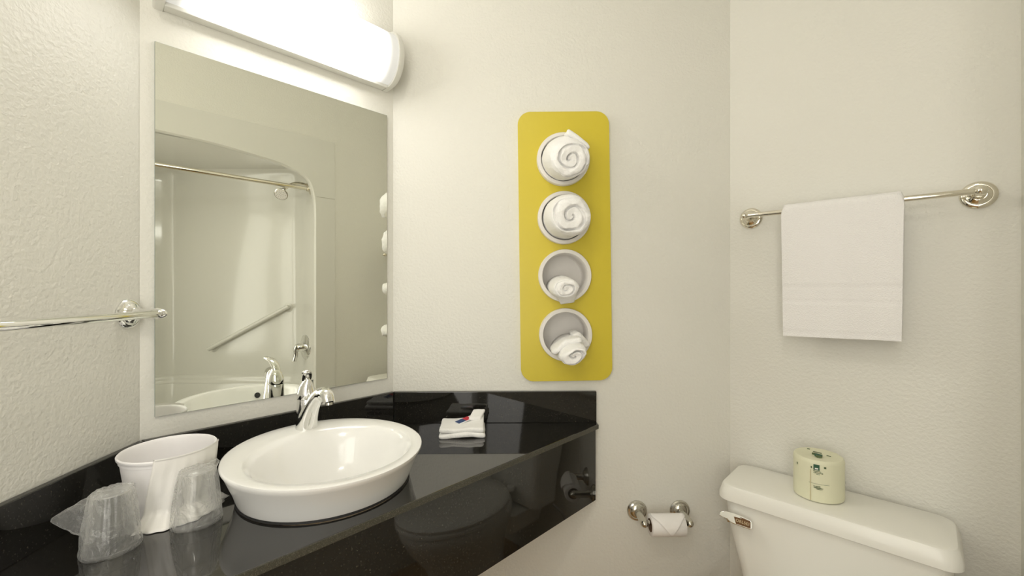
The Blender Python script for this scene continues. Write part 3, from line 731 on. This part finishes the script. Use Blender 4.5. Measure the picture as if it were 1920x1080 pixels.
# make sure both top corners are hit
for s in (-1, 1):
    i = min(range(len(outer)), key=lambda k_: abs(outer[k_][0]-s*HW)+abs(outer[k_][1]-.937)); outer[i] = (s*HW, .937)
def row(pts, y): return [Vector((x, y, z+CH)) for x, z in pts]
loft(bm, [row(outer, .004), row(outer, -.008), row(inner, -.008), row([(x*.992, z-.004 if z > .5 else z) for x, z in inner], -.002), row([(x*.990, z-.006 if z > .5 else z) for x, z in inner], .012), row([(x*.992, z-.004 if z > .5 else z) for x, z in inner], .03)], False, False, closed=False)
new('arched_front', bm, M['fibreglass'], tu, angle=40)
plan = [(-.768, .012), (-.768, .237), (-.165, .857), (.165, .857), (.768, .237), (.768, .012)]
def rounded(pl, r, k_=6):
    out = [Vector((*pl[0], 0))]
    for i in range(1, len(pl)-1):
        p = Vector((*pl[i], 0)); a = (Vector((*pl[i-1], 0))-p).normalized(); b = (Vector((*pl[i+1], 0))-p).normalized()
        s, e = p+a*r, p+b*r
        for j in range(k_+1):
            u = j/k_; out.append(s*(1-u)**2 + p*2*u*(1-u) + e*u*u)
    out.append(Vector((*pl[-1], 0))); return out
rp = rounded(plan, .06)
cen = Vector((0, .3, 0))
def rowz(z, ins=0): return [cen + (p-cen)*(1-ins) + Vector((0, 0, z+CH)) for p in rp]
bm = B()
loft(bm, [rowz(-.625, .07), rowz(-.618, .05), rowz(-.60, .045), rowz(-.590, .045), rowz(-.580, .03), rowz(-.575, .0), rowz(-.10), rowz(-.09, .002), rowz(.50, .002), rowz(.51, 0), rowz(.70), rowz(.745, .01), rowz(.77, .035), rowz(.782, .08)], False, False, closed=False)
cl_ = [bm.verts.new(p) for p in rowz(.782, .08)]; bm.faces.new(cl_)
new('shower_walls', bm, M['fibreglass'], tu, angle=50)
bm = B(); box(bm, -.79, .79, .004, .9, CH+.7835, CH+.80); new('surround_roof', bm, M['fibreglass'], tu, smooth=False)
bm = B()
loft(bm, [rowz(-.625, .065), rowz(-.64, .075), rowz(-.9, .09), rowz(-1.12, .14), rowz(-1.16, .2)], False, False, closed=False)
f_ = [bm.verts.new(p) for p in rowz(-1.16, .2)]; bm.faces.new(f_)
new('tub_well', bm, M['fibreglass'], tu, angle=50)
bm = B(); loft(bm, [[Vector((x, y, z)) for x in (-HW, HW) for y, z in ((0, 0),)] for _ in (0, 1)][:0] or [[Vector((x, y, z)) for y, z in ((-.008, .0), (-.008, CH-.662), (-.026, CH-.658), (-.030, CH-.645), (-.024, CH-.633), (0, CH-.631), (.085, CH-.631), (.095, CH-.66), (.10, .15), (.10, 0))] for x in (-HW, HW)])
new('tub_front_wall', bm, M['fibreglass'], tu, angle=40)
for s in (-1, 1):
    bm = B(); x0, x1 = sorted((s*.776, s*HW)); box(bm, x0, x1, -.0092, -.0078, CH+.571, CH+.5745); new('panel_seam', bm, M['caulk'], tu, smooth=False)
# grab bar, rod, shower head and valve; T-frame x measured from the toilet wall corner
gb = thing('grab_bar', 'cream moulded grab bar slanting across the shower wall, seen in the mirror', 'grab bar', FT, (.86, .50, CH-.26))
dgv = Vector((.603, .620, 0)).normalized(); nin = Vector((dgv.y, -dgv.x, 0))
base = Vector((.507, .237, 0)) + dgv*.0
def onwall(s_, off, z): return base + dgv*s_ + nin*off + Vector((0, 0, z)) - Vector((.86, .50, -.26))
e1_, e2_ = onwall(.085, .035, -.130), onwall(.58, .035, -.395)
bm = B(); tube(bm, smoothpath([onwall(.085, -.004, -.130), onwall(.087, .026, -.132), e1_.lerp(e2_, .05), e2_.lerp(e1_, .05), onwall(.578, .026, -.393), onwall(.58, -.004, -.395)], 6), .0135, 18); new('grab_rail', bm, M['fibreglass'], gb, angle=60)
for s_, z in ((.085, -.130), (.58, -.395)):
    bm = B(); lathe(bm, [(.034, 0), (.030, .006), (.018, .010)], onwall(s_, -.001, z), nin, 28); new('mount', bm, M['fibreglass'], gb)
sr = thing('shower_curtain_rod', 'polished curtain rod across the arched shower opening, seen in the mirror', 'curtain rod', FT, (XC, .045, CH+.625))
bm = B(); lathe(bm, [(.0125, -.764), (.0125, .764)], (0, 0, 0), (1, 0, 0), 24); new('rod', bm, M['brass'], sr)
for s in (-1, 1):
    bm = B(); lathe(bm, [(.034, 0), (.034, .006), (.026, .010), (.019, .014), (.018, .03), (.015, .032)], (s*.767, 0, 0), (-s, 0, 0), 28); new('flange', bm, M['brass'], sr, angle=40)
sh = thing('wall_shower', 'small round shower head on a bent arm, seen in the mirror', 'shower', FT, (.512, .10, CH+.66))
bm = B(); lathe(bm, [(.028, 0), (.027, .005), (.012, .010)], (0, 0, 0), (1, 0, 0), 24); new('wall_flange', bm, M['brass'], sh)
bm = B(); tube(bm, smoothpath([(0, 0, 0), (.05, 0, .004), (.10, 0, -.010), (.150, 0, -.052)], 8), .0095, 14); new('arm', bm, M['brass'], sh)
bm = B(); D_ = Vector((.42, -.62, -.62)).normalized(); O_ = Vector((.148, 0, -.050)); lathe(bm, [(.012, 0), (.014, .012), (.013, .02), (.020, .035), (.037, .058), (.039, .066), (.036, .069)], O_, D_, 32); new('head', bm, M['nickel'], sh, angle=50)
bm = B(); lathe(bm, [(.034, .0685), (.033, .0705), (.002, .071)], O_, D_, 32); fp = new('spray_face', bm, M['tube'], sh)
U_ = D_.orthogonal().normalized(); V_ = D_.cross(U_); bm = B()
for rr_, kk in ((.008, 5), (.017, 9), (.026, 14)):
    for i in range(kk):
        a = 2*PI*i/kk; lathe(bm, [(.0016, 0), (.0012, .0015)], O_ + D_*.0708 + U_*rr_*math.cos(a) + V_*rr_*math.sin(a), D_, 6)
new('nozzles', bm, M['dark'], fp)
sv = thing('shower_valve', 'chrome round shower valve with lever on the shower end wall, seen in the mirror', 'shower valve', FT, (.512, .150, CH-.384))
bm = B(); lathe(bm, [(.080, 0), (.079, .005), (.070, .010), (.040, .013), (.030, .016), (.028, .05), (.022, .06)], (0, 0, 0), (1, 0, 0), 44); new('escutcheon', bm, M['chrome'], sv, angle=30)
bm = B(); tube(bm, smoothpath([(.055, 0, .012), (.062, 0, -.01), (.060, 0, -.045), (.070, 0, -.085)], 6), [(.012, .016)]*19, 16); new('lever_handle', bm, M['chrome'], sv, angle=60)
